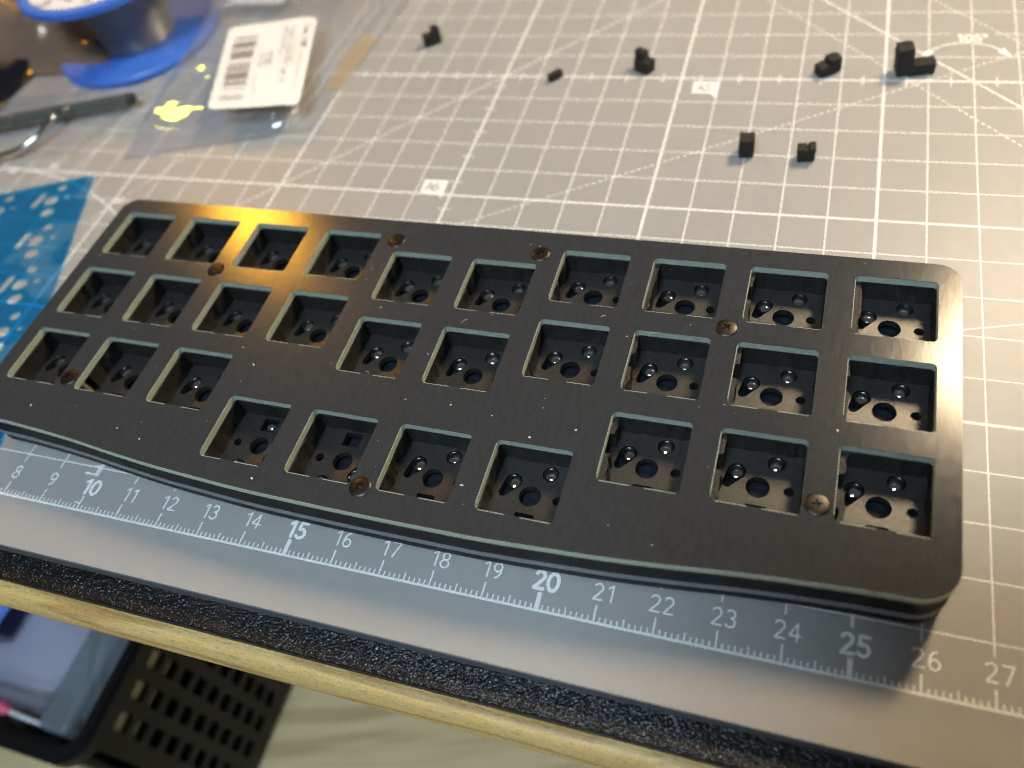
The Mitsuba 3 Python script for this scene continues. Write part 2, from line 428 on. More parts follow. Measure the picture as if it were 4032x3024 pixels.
# ---- numerals on the mat: strokes of a light humanist face
def arc(cx, cy, rx, ry, a0, a1, n=14):
    a = np.radians(np.linspace(a0, a1, n))
    return [(cx + rx * math.cos(t), cy + ry * math.sin(t)) for t in a]
DIG = {
    '0': [arc(.3, .5, .27, .47, 90, 450, 28)],
    '1': [[(.10, .80), (.34, .97), (.34, .03)]],
    '2': [arc(.28, .72, .235, .25, 155, -30) + [(.06, .04), (.56, .04)]],
    '3': [arc(.26, .745, .22, .225, 150, -85) + arc(.26, .27, .25, .245, 85, -150)],
    '4': [[(.42, .03), (.42, .97), (.03, .30), (.60, .30)]],
    '5': [[(.52, .96), (.13, .96), (.10, .56)] + arc(.26, .31, .26, .28, 115, -145)],
    '6': [arc(.31, .29, .235, .26, 0, 360, 26), [(.075, .29)] + arc(.42, .42, .35, .53, 180, 95)],
    '7': [[(.05, .96), (.55, .96), (.22, .03)]],
    '8': [arc(.3, .735, .20, .22, -90, 270, 22), arc(.3, .265, .25, .245, 90, 450, 24)],
    '9': [arc(.29, .71, .235, .26, 0, 360, 26), [(.525, .71)] + arc(.18, .58, .35, .53, 0, -85)],
    'A': [[(.02, .03), (.32, .97), (.62, .03)], [(.12, .33), (.52, .33)]],
    'J': [[(.42, .97), (.42, .25)] + arc(.24, .25, .18, .22, 0, -150)],
}
def text_poly(txt, h, w, adv=.70, slant=0.0):
    parts, x = [], 0.0
    for ch in txt:
        if ch == 'o':                                   # degree sign
            parts.append(LineString([(x + .14 + .13 * math.cos(t), .84 + .13 * math.sin(t)) for t in np.linspace(0, 2 * math.pi, 20)]).buffer(w / h / 2))
            x += .4; continue
        for st in DIG[ch]:
            parts.append(LineString([(x + a, b) for a, b in st]).buffer(w / h / 2, join_style=1))
        x += (.60 if ch == '1' else adv)
    g = unary_union(parts)
    x0, y0, x1, y1 = g.bounds
    g = affinity.translate(g, -(x0 + x1) / 2, 0)
    g = affinity.scale(g, h, h, origin=(0, 0))
    return g.simplify(.002)
def numeral(txt, cx, y, h, w, adv=.70, name='numeral'):
    g = affinity.translate(text_poly(txt, h, w, adv), cx, y)
    put(name, extrude(g, -.004, .0075), 'mat_print', cut)
for n in range(4, 34):
    if n % 5 == 0:
        numeral(str(n), n + .065, .372, .335, .062, .72)
    else:
        numeral(str(n), n + (.065 if n > 9 else .0), .392, .305, .029, .74)
numeral('105o', 27.0, 16.665, .30, .05, .72)
numeral('90', .48, 9.8, .26, .035); numeral('80', 1.9, 10.12, .22, .03); numeral('70', 3.55, 9.72, .22, .03)
numeral('60', 5.2, 8.86, .22, .03); numeral('50', 6.75, 7.85, .22, .03); numeral('40', 8.0, 6.6, .22, .03)
arrow = unary_union([Polygon([(25.83, 16.03), (25.93, 16.27), (26.13, 16.17)]), Polygon([(27.85, 16.02), (27.55, 16.2), (27.68, 16.4)])])
put('arrow_head', extrude(arrow, -.004, .0075), 'mat_print', cut)
def flag(txt, x, y):
    body = Polygon([(x - .66, y), (x, y), (x + .02, y - .68), (x - .16, y - .5), (x - .64, y - .48)])
    t = affinity.translate(text_poly(txt, .30, .05, .66), x - .36, y - .40)
    put('size_flag', extrude(body.difference(t), -.004, .0075), 'mat_print', cut)
flag('A6', 14.78, 10.52); flag('A5', 21.0, 14.84)
put('size_flag', extrude(unary_union([LineString([(9.84, 1.022), (9.95, 1.03), (10.0, .99), (9.95, .96), (9.955, .83)]).buffer(.016), Polygon([(9.69, .857), (9.68, .81), (9.96, .815), (9.955, .845)])]), -.004, .0075), 'mat_print', cut)
put('tick_mark', extrude(LineString([(9.87, .155), (9.98, .155)]).buffer(.012), -.004, .0075), 'mat_print', cut)

# ------------------------------------------------------------------ the keyboard kit
KX, KY, YAW = 8.1243, 6.7079, -0.70196
ZT, ZP = 1.1877, 1.030            # plate top and underside
PT, PB = .575, .415               # circuit board
U = 1.905
kb = thing('keyboard', 'unfinished black keyboard without switches or keycaps lying on the grey mat', 'keyboard')
ca, sa = math.cos(math.radians(YAW)), math.sin(math.radians(YAW))
def kw(x, y, z=0.0):
    return np.array([KX + ca * x - sa * y, KY + sa * x + ca * y, z])
KM = np.eye(4); KM[:2, :2] = [[ca, -sa], [sa, ca]]; KM[:3, 3] = [KX, KY, 0]
def kput(name, mesh, mat, parent=kb, **kk):
    v, f = cm(mesh); v = v / CM
    v = v @ KM[:3, :3].T + KM[:3, 3]
    return put(name, (v, f), mat, parent, **kk)

keys = []
for i in range(10):
    dy = -.25 if i in (4, 5) else 0.0
    keys += [(i, dy, 0), (i, dy - 1, 0)]
keys += [(i, -2, 0) for i in (0, 1, 2, 7, 8, 9)]
keys += [(3, -2.5, 180), (4, -2.5, 180), (5, -2.5, 0), (6, -2.5, 0)]
keys = [(i * U, j * U, r, i, j) for i, j, r in keys]
screws = [(6.847, .531, 20), (10.234, .518, 35), (2.79, -.879, 5), (14.285, -.922, 40), (.948, -4.289, 15), (8.544, -5.491, 62), (16.172, -4.282, 10)]

def outline(inset=0.0):
    L, Rr, Tt, Bs = -1.09, 18.245, 1.172, -5.53
    pts = [(L, Tt)]
    dd = [0, 2, 3.8, 4.5, 5.5, 6.7, 7.6, 8.6, 9.7]
    yy_ = [-6.0, -5.985, -5.91, -5.87, -5.785, -5.665, -5.60, -5.55, -5.53]
    from scipy.interpolate import PchipInterpolator
    curve = PchipInterpolator(dd, yy_)
    for x in np.linspace(L, Rr, 140):
        pts.append((x, float(curve(abs(x - 8.58)))))
    pts += [(Rr, Tt)]
    P = Polygon(pts)
    rt, rb = .42, .62
    top = P.intersection(sbox(-5, -2.5, 30, 5)); bot = P.intersection(sbox(-5, -9, 30, -2.5))
    a = P.buffer(-rt, join_style=1).buffer(rt, quad_segs=12)
    b = P.buffer(-rb, join_style=1).buffer(rb, quad_segs=12)
    out = unary_union([a.intersection(sbox(-5, -2.5, 30, 5)), b.intersection(sbox(-5, -9, 30, -2.499))])
    out = out.buffer(.001).buffer(-.001)
    return out.buffer(-inset) if inset else out
def rrect(cx, cy, w, h, r):
    return sbox(cx - w / 2 + r, cy - h / 2 + r, cx + w / 2 - r, cy + h / 2 - r).buffer(r, quad_segs=5)

HS = 1.412
plate_holes = unary_union([rrect(x, y, HS, HS, .075) for x, y, *_ in keys])
O = outline()
ledges = []
for (x, y, r, i, j) in keys:
    a = -.66 + .04 * rng.random(); b = -.20 + .12 * rng.random(); c = .10 + .10 * rng.random()
    ledges += [sbox(x + a, y - HS / 2 - .016, x + b, y), sbox(x + c, y - HS / 2 - .016, x + .65, y), sbox(x - HS / 2 - .010, y - .6, x, y + .62)]
mask_holes = unary_union([plate_holes] + ledges)
kput('top_plate', extrude(O.difference(plate_holes), ZP, ZT - .010), 'fr4', label='black top plate with pale cut edges and thirty square openings')
tp = kb + '__top_plate'
kput('solder_mask', extrude(O.buffer(-.006).difference(mask_holes), ZT - .010, ZT), 'plate_mask', tp)

# foam layer between plate and board, cut by hand: uneven openings
fh = []
for (x, y, r, i, j) in keys:
    left = -.70 + (.11 if i >= 7 else .03) * rng.random() + (.06 if i >= 8 else 0.0)
    pts = [(left, -.70), (.69 + .02 * rng.random(), -.70 - .02 * rng.random()), (.70, .68 + .03 * rng.random()), (left - .01, .70)]
    g = Polygon([(x + a, y + b) for a, b in pts])
    s_ = -1 if r else 1
    if rng.random() < .7:
        g = g.union(Point(x - .60 * s_ - .02, y + (.08 + .1 * rng.random()) * s_).buffer(.16 + .05 * rng.random()))
    fh.append(g)
fh += [Point(x, y).buffer(.33) for x, y, _ in screws]
foam_poly = outline(.27).difference(unary_union(fh))
def jitter(poly, amp, seed, step=.05):
    """Ragged cut edges."""
    r_ = np.random.default_rng(seed)
    def ring(c):
        ls = LineString(c.coords); n = max(8, int(ls.length / step))
        p = np.array([ls.interpolate(t * ls.length / n).coords[0] for t in range(n)])
        q = np.c_[p * 7, np.zeros(len(p))]
        d = np.c_[meshkit.noise(q, seed), meshkit.noise(q, seed + 1)] - .5
        return p + d * amp
    ps = list(poly.geoms) if hasattr(poly, 'geoms') else [poly]
    return unary_union([Polygon(ring(p.exterior), [ring(h) for h in p.interiors]).buffer(0) for p in ps])
kput('foam_layer', extrude(jitter(foam_poly, .055, 3), PT + .004, ZP - .004), 'foam', label='rough black foam layer under the plate')

kput('spacer_frame', extrude(outline(.012).difference(outline(.26)), PT + .002, ZP - .004), 'frame_black', label='black spacer frame under the plate edge')

# circuit board
holes = []
def rot(a, b, r): return (-a, -b) if r else (a, b)
socket_at = []
for (x, y, r, i, j) in keys:
    def c(a, b, rad):
        p = rot(a, b, r); return Point(x + p[0], y + p[1]).buffer(rad, quad_segs=10)
    holes.append(c(0, 0, .202))
    tear = unary_union([c(-.381, .254, .158), c(-.508, 0, .088)]).convex_hull
    holes += [tear, c(.254, .508, .152), c(.508, 0, .088)]
    p = rot(0, -.495, r)
    holes.append(rrect(x + p[0], y + p[1], .355, .30, .02))
    for a, b in ((-.381, .254), (.254, .508)):
        p = rot(a, b, r); socket_at.append((x + p[0], y + p[1], r))
kput('circuit_board', extrude(outline(.012).difference(unary_union(holes)), PB + .012, PT), 'pcb_mask', label='black circuit board seen through the openings')
cb = kb + '__circuit_board'
ring_edge = outline(.002).difference(outline(.06))
kput('edge', extrude(ring_edge, PB, PT - .008), 'pcb_edge', cb)
kput('bottom_layer', extrude(outline(.012), .205, .345), 'under_layer', label='dark bottom plate')
kput('bottom_foam', extrude(outline(.03).difference(outline(.45)), .345, PB), 'rubber')
for fx, fy in ((-.4, .5), (17.6, .5), (-.3, -4.8), (17.5, -4.8), (8.5, -5.0), (8.5, .5)):
    m = trimesh.creation.cylinder(.4, .2, sections=28); m.apply_translation([fx, fy, .1])
    kput('rubber_foot', m, 'rubber')

# sockets under the pin holes: a black collar and a shiny spring contact in each
col = revolve([(.118, .36), (.140, .36), (.140, .540), (.134, .547), (.122, .540), (.118, .525), (.118, .36)], 28)
th_ = np.linspace(0, math.pi / 2, 9)
th_ = np.linspace(math.radians(31), 0, 12)
Rd = .225
dome = revolve([(0.0, .345), (.115, .345)] + [(Rd * math.sin(t), .532 + Rd * (math.cos(t) - math.cos(math.radians(31)))) for t in th_], 32)
shape_col = mikit.ply(cm(col), 'socket_black', smooth=40)
shape_dome = mikit.ply(cm(dome), 'socket_metal', smooth=50)
for n, (x, y, r) in enumerate(socket_at):
    p = kw(x, y, 0)
    put_copy('socket_collar', shape_col, p, cb)
    tilt = 9 * (rng.random() - .5)
    k_ = put_copy('socket_contact', shape_dome, p, cb)
    scene[k_]['to_world'] = T().translate([p[0] * CM, p[1] * CM, .40 * CM]) @ T().rotate([1, .4, 0], tilt) @ T().translate([0, 0, -.40 * CM])

# an indicator lamp showing in the window of the first thumb position
tx, ty = 3 * U, -2.5 * U
m = boxm(tx - .15, tx + .12, ty + .38, ty + .60, .36, .46, .02)
kput('led', m, 'socket_black', cb, smooth=30, label='small light emitting diode in its window')
m = trimesh.creation.icosphere(3, .085); m.apply_scale([1.1, .9, .55]); m.apply_translation([tx - .01, ty + .50, .465])
kput('lens', m, 'led_lens', cb + '__led', smooth=True)

# screws and the standoffs that they go into
def cross_screw():
    R0, hgt = .205, .036
    rs = [(0.0, -.02), (R0, -.02), (R0, .006), (R0 - .012, .016), (R0 * .8, hgt * .76), (R0 * .5, hgt * .93), (0.0, hgt)]
    cs = CrossSection([np.array(rs)])
    head = cs.revolve(48)
    bar = lambda a: Manifold.batch_hull([Manifold.cube((.20, .050, .001), True).translate((0, 0, .10)), Manifold.cube((.12, .030, .001), True).translate((0, 0, -.015))]).rotate((0, 0, a))
    return head - (bar(0) + bar(90))
hd = cross_screw()
sh_head = mikit.ply(cm(hd), 'screw_metal', smooth=28)
rec = trimesh.creation.cylinder(.09, .012, sections=20); rec.apply_translation([0, 0, -.012])
sh_rec = mikit.ply(cm(rec), 'recess_black')
sh_so = mikit.ply(cm(trimesh.creation.cylinder(.20, ZP - PT, sections=32)), 'standoff_metal', smooth=40)
for x, y, a in screws:
    p = kw(x, y, ZT + .004)
    k_ = put_copy('screw', sh_head, p, kb, a)
    scene[k_ + '__recess'] = {**sh_rec, 'to_world': T().translate([float(c) * CM for c in p])}
    put_copy('standoff', sh_so, kw(x, y, (ZP + PT) / 2), kb)

# dust and lint lying on the plate
dm = []
spots = [(.5, -5.1, 2), (2.9, -5.25, 2), (3.55, -5.39, 2.2), (5.09, -3.27, 2), (6.38, -5.74, 2), (7.25, -1.4, 2), (9.6, -3.5, 2), (11.28, -3.92, 3), (12.06, -3.62, 2), (10.37, -5.09, 2.5), (16.37, -2.84, 2.5)]
Oplate = O.difference(plate_holes).buffer(-.05)
while len(spots) < 60:
    x, y = rng.uniform(-1, 18.2), rng.uniform(-5.9, 1.1)
    if Oplate.contains(Point(x, y)):
        spots.append((x, y, .5 + 1.0 * rng.random() ** 2))
for x, y, s_ in spots:
    m = trimesh.creation.icosphere(1, .0085 * s_)
    m.apply_scale([1 + rng.random(), .6 + .5 * rng.random(), .5]); m.apply_transform(trimesh.transformations.rotation_matrix(rng.uniform(0, 6.3), [0, 0, 1]))
    m.apply_translation([x, y, ZT + .003]); dm.append((np.array(m.vertices), np.array(m.faces)))
for x, y, L_, a in ((9.15, -1.55, .12, 40), (11.9, -1.0, .10, 20), (7.6, -3.05, .09, -30), (12.9, -1.3, .13, 25)):
    t_ = np.linspace(0, 1, 9); a = math.radians(a)
    q = np.c_[x + L_ * (t_ * math.cos(a) - .35 * math.sin(a) * np.sin(t_ * 2.6)), y + L_ * (t_ * math.sin(a) + .35 * math.cos(a) * np.sin(t_ * 2.6)), np.full(9, ZT + .006)]
    dm.append(tube(q, .0035, 5))
V, F, n = [], [], 0
for v, f in dm:
    V.append(v); F.append(f + n); n += len(v)
kput('dust', (np.vstack(V), np.vstack(F)), 'dust_white', kind='stuff', label='white specks of dust and lint on the plate')

# ------------------------------------------------------------------ foam offcuts
def chip(label, at, yaw, blocks, seed):
    k_ = thing('foam_offcut', label, 'foam offcut', 'black foam offcuts scattered on the mat')
    ms = []
    for (x0, x1, y0, y1, z0, z1, shx, shy) in blocks:
        P = [Manifold.sphere(.02, 8).translate((x + (shx if z == z1 else 0), y + (shy if z == z1 else 0), z)) for x in (x0, x1) for y in (y0, y1) for z in (z0 + .02, z1)]
        ms.append(Manifold.batch_hull(P))
    m = ms[0]
    for b in ms[1:]: m = m + b
    m = m.refine_to_length(.05)
    mm_ = m.to_mesh(); v = np.array(mm_.vert_properties)[:, :3].astype(float); f = np.array(mm_.tri_verts)
    q = np.stack([meshkit.noise(v * 16 + s_, seed + s_) for s_ in (0, 7, 13)], -1) - .5
    v = v + q * .035
    a = math.radians(yaw)
    v = np.c_[v[:, 0] * math.cos(a) - v[:, 1] * math.sin(a) + at[0], v[:, 0] * math.sin(a) + v[:, 1] * math.cos(a) + at[1], v[:, 2] - v[:, 2].min() + .001]
    del labels[k_]
    k2 = put('foam_offcut', (v, f), 'foam_chip')
    labels[k2] = {'label': label, 'category': 'foam offcut', 'group': 'black foam offcuts scattered on the mat'}
chip('black foam offcut with two jagged points, farthest left of the scattered scraps', (12.2, 16.6), 35, [(-.28, -.02, -.12, .12, 0, .30, 0, 0), (.0, .22, -.10, .12, 0, .45, .02, .04)], 1)
chip('smallest black foam offcut, a flat sliver on the mat between two larger scraps', (16.5, 14.88), 50, [(-.17, .22, -.06, .08, 0, .17, 0, 0)], 2)
chip('black foam offcut with a pointed top, left of the A5 mark', (18.93, 15.32), -32, [(-.24, .22, -.14, .14, 0, .30, -.02, .05), (-.26, .02, -.02, .16, .2, .48, -.06, .03)], 3)
chip('black foam offcut with a stepped top, next left of the large notched offcut', (23.62, 15.32), 38, [(-.26, .04, -.15, .15, 0, .24, 0, 0), (.0, .28, -.15, .15, 0, .36, .02, 0)], 4)
chip('largest black foam offcut, upright block with a low wedge, beside the 105 degree arc', (25.62, 15.40), 12, [(-.38, -.04, -.18, .18, 0, .68, -.06, .02), (-.1, .45, -.20, .12, 0, .24, .02, .02)], 5)
chip('plain upright black foam block nearest the keyboard, standing on a grid line', (22.02, 12.06), 3, [(-.155, .155, -.17, .17, 0, .44, 0, 0)], 6)
chip('small black foam cube with a notched top, right of the plain upright block', (23.38, 11.95), 6, [(-.17, .17, -.13, .13, 0, .26, 0, 0), (-.17, -.02, -.13, .13, .2, .31, 0, 0), (.06, .18, -.13, .13, .2, .33, .01, 0)], 7)

# ------------------------------------------------------------------ blue translucent film at the left
u_, v_ = np.array([-.934, -.358]), np.array([.358, -.934])
o_ = np.array([3.71, 9.91])
def fw(a, b): return o_ + a * u_ + b * v_
film = Polygon([fw(0, 0), fw(9, 0), fw(9, 10), fw(0, 10)])
cuts = []
for iu in range(5):
    for iv in range(6):
        du, dv = 1.68 * iu - .02 * iv, 1.69 * iv
        def el(a, b, ra, rb, ang=0):
            g = affinity.rotate(affinity.scale(Point(0, 0).buffer(1, quad_segs=8), ra, rb), ang)
            p = fw(a + du, b + dv); g = affinity.rotate(g, math.degrees(math.atan2(u_[1], u_[0])), origin=(0, 0))
            return affinity.translate(g, *p)
        cuts += [el(.95, .30, .15, .13), el(1.17, .81, .22, .19), el(.68, .79, .085, .07), el(1.15, 1.33, .21, .17)]
        a0, a1 = fw(1.50 + du, .50 + dv), fw(1.68 + du, .88 + dv)
        cuts.append(LineString([a0, a1]).buffer(.115))
film = film.difference(unary_union(cuts))
k_ = put('blue_film', flat(film, .055), 'film_blue')
labels[k_] = {'label': 'translucent blue plastic film with rows of round and slotted cut-outs, left of the keyboard', 'category': 'film'}

# ------------------------------------------------------------------ solder spool
sp = thing('solder_spool', 'blue solder spool wound with grey wire, standing behind the clear bag', 'spool')
SX, SY, SR, SH = 1.08, 16.75, 2.82, 2.66
Ms = np.eye(4); Ms[:3, 3] = [SX, SY, 0.0]
def sput(name, mesh, mat, **kk):
    mesh.apply_transform(Ms); return put(name, mesh, mat, sp, **kk)
def flange(z0, z1, up):
    r = .1
    return [(1.0, z0), (SR - r, z0), (SR - .03, z0 + .03), (SR, z0 + .11), (SR, z1 - .11), (SR - .03, z1 - .03), (SR - r, z1), (1.0, z1)]
f0 = revolve([(.55, .01), (SR - .08, .01), (SR, .08), (SR, .22), (SR - .08, .29), (SR - .3, .25), (1.1, .25), (.55, .25), (.55, .01)], 96)
sput('lower_flange', f0, 'spool_blue', smooth=30)
f1 = revolve([(.55, 2.36), (SR - .12, 2.36), (SR, 2.44), (SR, 2.60), (SR - .09, SH), (SR - .30, SH), (SR - .34, 2.60), (.55, 2.60), (.55, 2.36)], 96)
sput('upper_flange', f1, 'spool_blue', smooth=30)
sput('hub', revolve([(.55, .2), (.75, .2), (.75, 2.4), (.55, 2.4), (.55, .2)], 48), 'hub_dark', smooth=30)
zz = np.linspace(.26, 2.35, 27 * 8 + 1)
prof = [(.74, .26)] + [(1.27 + .030 * abs(math.sin(math.pi * (z - .26) / 2.09 * 27)) ** .6, z) for z in zz] + [(.74, 2.35), (.74, .26)]
sput('wire', revolve(prof, 72), 'solder_wire', smooth=60, label='grey solder wire wound in even turns')
lab = flat(Point(0, 0).buffer(SR - .36, quad_segs=24).difference(Point(0, 0).buffer(.62, quad_segs=12)), 2.604)
lm = trimesh.Trimesh(*lab, process=False)
sput('label', lm, 'spool_paper', label='printed white paper ring on top of the spool')

# ------------------------------------------------------------------ clear bag with a white label
A_, B_, C_, D_ = [np.array(p, float) for p in ((4.25, 10.62), (9.85, 12.30), (10.6, 19.8), (2.5, 19.8))]
def bag_xy(u, v):
    u, v = u[..., None], v[..., None]
    return (1 - u) * (1 - v) * A_ + u * (1 - v) * B_ + u * v * C_ + (1 - u) * v * D_
GL = np.array([5.55, 12.45, .46])
_a = (EYE - GL) / np.linalg.norm(EYE - GL); _b = (BULB_POS - GL) / np.linalg.norm(BULB_POS - GL)
GN = (_a + _b) / np.linalg.norm(_a + _b)
def bag_z(u, v):
    P = np.stack([u * 4.2, v * 5.0, 0 * u], -1)
    edge = np.minimum(np.minimum(u, 1 - u) / .16, np.minimum(v, 1 - v) / .13)
    hump = np.clip(edge, 0, 1); hump = hump * hump * (3 - 2 * hump)
    zip_ = np.clip((u - .80) / .08, 0, 1)
    base = .10 + .62 * hump * (1 - .75 * zip_)
    wr = (meshkit.noise(P, 21) - .5) * .22 + (meshkit.noise(P * 2.7, 22) - .5) * .07
    streak = (meshkit.noise(np.stack([(u + .55 * v) * 13, v * 1.6, 0 * u], -1), 25) - .5) * .05
    ridge = .10 * np.exp(-((v - .055) / .028) ** 2) * np.clip(u * 4, 0, 1) * np.clip((1 - u) * 5, 0, 1)
    z = base + (wr + streak) * (.25 + .75 * hump) + ridge
    # a taut facet near the front left corner, tilted towards the orange lamp's mirror image
    xy = bag_xy(u, v)
    dx, dy = xy[..., 0] - GL[0], xy[..., 1] - GL[1]
    plane = GL[2] - (GN[0] * dx + GN[1] * dy) / GN[2]
    plane = plane + .05 * (meshkit.noise(np.stack([xy[..., 0] * .9 + xy[..., 1] * .5, xy[..., 1] * 1.9, 0 * dx], -1), 77) - .5) + .012 * (meshkit.noise(np.stack([xy[..., 0] * 3.1, xy[..., 1] * 5.0, 0 * dx], -1), 78) - .5)
    w_ = np.exp(-((dx / 1.35) ** 2 + (dy / .95) ** 2) ** 3)
    return np.maximum(z * (1 - w_) + plane * w_, .03)
bg = thing('clear_bag', 'crumpled clear zip bag with a white bar code label, right of the solder spool', 'plastic bag')
gm, _ = grid_mesh(lambda u, v: np.concatenate([bag_xy(u, v), bag_z(u, v)[..., None]], -1), 150, 170)
put('film', gm, 'bag_clear', bg, smooth=True)
gm, _ = grid_mesh(lambda u, v: np.concatenate([bag_xy(u, v), .02 + 0 * u[..., None]], -1), 4, 4)
put('back_film', gm, 'bag_clear', bg)
# zip ridges along the right side
for uu in (.865, .905):
    v1 = np.linspace(.02, .80, 60); u1 = np.full_like(v1, uu)
    put('zip_ridge', tube(np.c_[bag_xy(u1, v1), bag_z(u1, v1) + .02], .028, 8), 'bag_seam', bg, smooth=True)
def patch(u0, u1, v0, v1, lift, nu=24, nv=24):
    return grid_mesh(lambda a, b: np.concatenate([bag_xy(u0 + (u1 - u0) * a, v0 + (v1 - v0) * b), (bag_z(u0 + (u1 - u0) * a, v0 + (v1 - v0) * b) + lift)[..., None]], -1), nu, nv)
gm, _ = patch(.925, .998, .24, .60, .012)
put('print_patch', gm, 'bag_print', bg, smooth=True, label='faded orange printed patch on the bag edge')
# white label: corners at the near left, near right, far right, far left
Lc = [np.array(p, float) for p in ((6.98, 11.95), (9.72, 12.45), (8.32, 16.85), (5.35, 16.25))]
def lab_xy(s_, t):                                         # s along the long side, t across
    s_, t = s_[..., None], t[..., None]
    return (1 - s_) * (1 - t) * Lc[0] + (1 - s_) * t * Lc[1] + s_ * t * Lc[2] + s_ * (1 - t) * Lc[3]
def lab_z(s_, t):
    P = np.stack([s_ * 2.2, t * 1.6, 0 * s_], -1)
    return .66 + .10 * (meshkit.noise(P, 31) - .5) + .10 * (s_ - .5) * (t - .5) - .07 * np.exp(-((t - 1) / .12) ** 2)
S_, T__ = np.meshgrid(np.linspace(0, 1, 60), np.linspace(0, 1, 40), indexing='ij')
def rounded(s_, t, r=.05):
    """Squeezes the square's corners so that the label's corners come out round."""
    a, b = (s_ - .5) * 2, (t - .5) * 2
    rs, rt_ = 1 - .10, 1 - .17
    ex, ey = np.maximum(np.abs(a) - rs, 0) / .10, np.maximum(np.abs(b) - rt_, 0) / .17
    n_ = np.sqrt(ex ** 2 + ey ** 2); m_ = np.maximum(ex, ey)
    k_ = np.where(n_ > 1e-9, m_ / np.maximum(n_, 1e-9), 1)
    a2 = np.sign(a) * (np.minimum(np.abs(a), rs) + ex * k_ * .10)
    b2 = np.sign(b) * (np.minimum(np.abs(b), rt_) + ey * k_ * .17)
    return a2 / 2 + .5, b2 / 2 + .5
s2, t2 = rounded(S_, T__)
P_ = np.concatenate([lab_xy(s2, t2), lab_z(s2, t2)[..., None]], -1)
nu, nv = S_.shape
i, j = np.meshgrid(np.arange(nu - 1), np.arange(nv - 1), indexing='ij')
q = np.stack([i * nv + j, i * nv + j + 1, (i + 1) * nv + j + 1, (i + 1) * nv + j], -1).reshape(-1, 4)
LF = np.vstack([q[:, [0, 1, 2]], q[:, [0, 2, 3]]])
# lift the label clear of the film below it
put('label', (P_.reshape(-1, 3) + [0, 0, .16], LF), 'label_paper', bg, smooth=True, uv=np.c_[s2.ravel(), t2.ravel()], label='white label printed with a bar code and lines of text')
g = text_poly('175', .42, .045, .62)
tm = extrude(affinity.translate(g, 0, 0), 0, .004)
tv = np.array(tm.vertices)
ss, tt = .52 - tv[:, 0] / 4.6, .455 + tv[:, 1] / 2.9
put('label_number', (np.c_[lab_xy(ss, tt), lab_z(ss, tt) + .164 + tv[:, 2]], np.array(tm.faces)), 'label_ink', bg)

# a second bag, farther back, with a white card in it
b2 = thing('clear_bag', 'second clear bag holding a white card, behind the labelled bag at the top edge', 'plastic bag')
def b2fn(u, v):
    x, y = 3.8 + 5.6 * u - 1.2 * v, 17.6 + 5.0 * v + .6 * u
    z = .95 + .25 * (meshkit.noise(np.stack([u * 5, v * 5, 0 * u], -1), 41) - .5) - .7 * np.clip(1 - v / .12, 0, 1) ** 2 * .6
    return np.stack([x, y, z], -1)
gm, _ = grid_mesh(b2fn, 60, 50)
put('film', gm, 'bag_clear', b2, smooth=True)
put('card', boxm(3.9, 6.15, 18.3, 22.0, .35, .40), 'lamp_white', b2)
put('print_patch', boxm(6.3, 8.4, 19.0, 22.0, .35, .40), 'bag_print', b2)

# ------------------------------------------------------------------ amber film bag and black film at the back left
def crumple(x0, x1, y0, y1, base, amp, f_, seed, nu=110, nv=110, tilt=(0, 0)):
    def fn(u, v):
        x, y = x0 + (x1 - x0) * u, y0 + (y1 - y0) * v
        P = np.stack([x * f_, y * f_, 0 * x], -1)
        ed = np.clip(np.minimum(np.minimum(u, 1 - u), np.minimum(v, 1 - v)) / .14, 0, 1)
        n_ = np.abs(meshkit.noise(P, seed) - .5) * 2 + .5 * np.abs(meshkit.noise(P * 2.1, seed + 1) - .5) * 2 + .25 * meshkit.noise(P * 4.3, seed + 2)
        jx = (meshkit.noise(P * .8 + 9, seed + 5) - .5) * .9; jy = (meshkit.noise(P * .8 + 4, seed + 6) - .5) * .9
        return np.stack([x + jx, y + jy, .06 + ed * (base + amp * n_)], -1)
    return grid_mesh(fn, nu, nv)[0]
k_ = put('amber_bag', crumple(-9.5, 1.0, 14.6, 24.5, .55, .8, .55, 51), 'amber_film', smooth=True)
labels[k_] = {'label': 'crumpled shiny amber brown bag behind the solder spool at the left edge', 'category': 'plastic bag'}
k_ = put('black_bag', crumple(-9.5, -2.0, 12.7, 15.4, .2, .35, .7, 61), 'black_film', smooth=True)
labels[k_] = {'label': 'glossy black crumpled plastic bag between the amber bag and the metal rod tool', 'category': 'plastic bag'}

# ------------------------------------------------------------------ metal rod tool with a wire loop
tl = thing('rod_tool', 'grey metal rod tool with grooves and a chrome wire loop, left of the clear bag', 'tool')
a0, a1 = np.array([-3.6, 10.85, .34]), np.array([3.28, 13.12, .34])
Lr = np.linalg.norm(a1 - a0)
def seg(t0, t1, r0, r1, cap=.03):
    return [(0, t0 * Lr), (r0 - cap, t0 * Lr), (r0, t0 * Lr + cap), (r1, t1 * Lr - cap), (r1 - cap, t1 * Lr), (0, t1 * Lr)]
Mr = frame(a0, a1 - a0)
for nm, t0, t1, r0, r1, mat in (('shaft', 0, .44, .215, .215, 'tool_metal'), ('collar', .445, .705, .23, .23, 'tool_metal'), ('neck', .71, .97, .20, .185, 'tool_metal')):
    m = revolve(seg(t0, t1, r0, r1), 48); m.apply_transform(Mr); put(nm, m, mat, tl, smooth=30)
for t in (.4425, .7075):
    m = revolve([(0, t * Lr - .03), (.18, t * Lr - .03), (.18, t * Lr + .03), (0, t * Lr + .03)], 32); m.apply_transform(Mr); put('groove', m, 'tool_dark', tl)
m = revolve([(0, .97 * Lr), (.185, .97 * Lr), (.17, 1.0 * Lr), (.09, 1.005 * Lr), (0, 1.005 * Lr)], 40); m.apply_transform(Mr)
put('tip', m, 'tool_dark', tl, smooth=30)
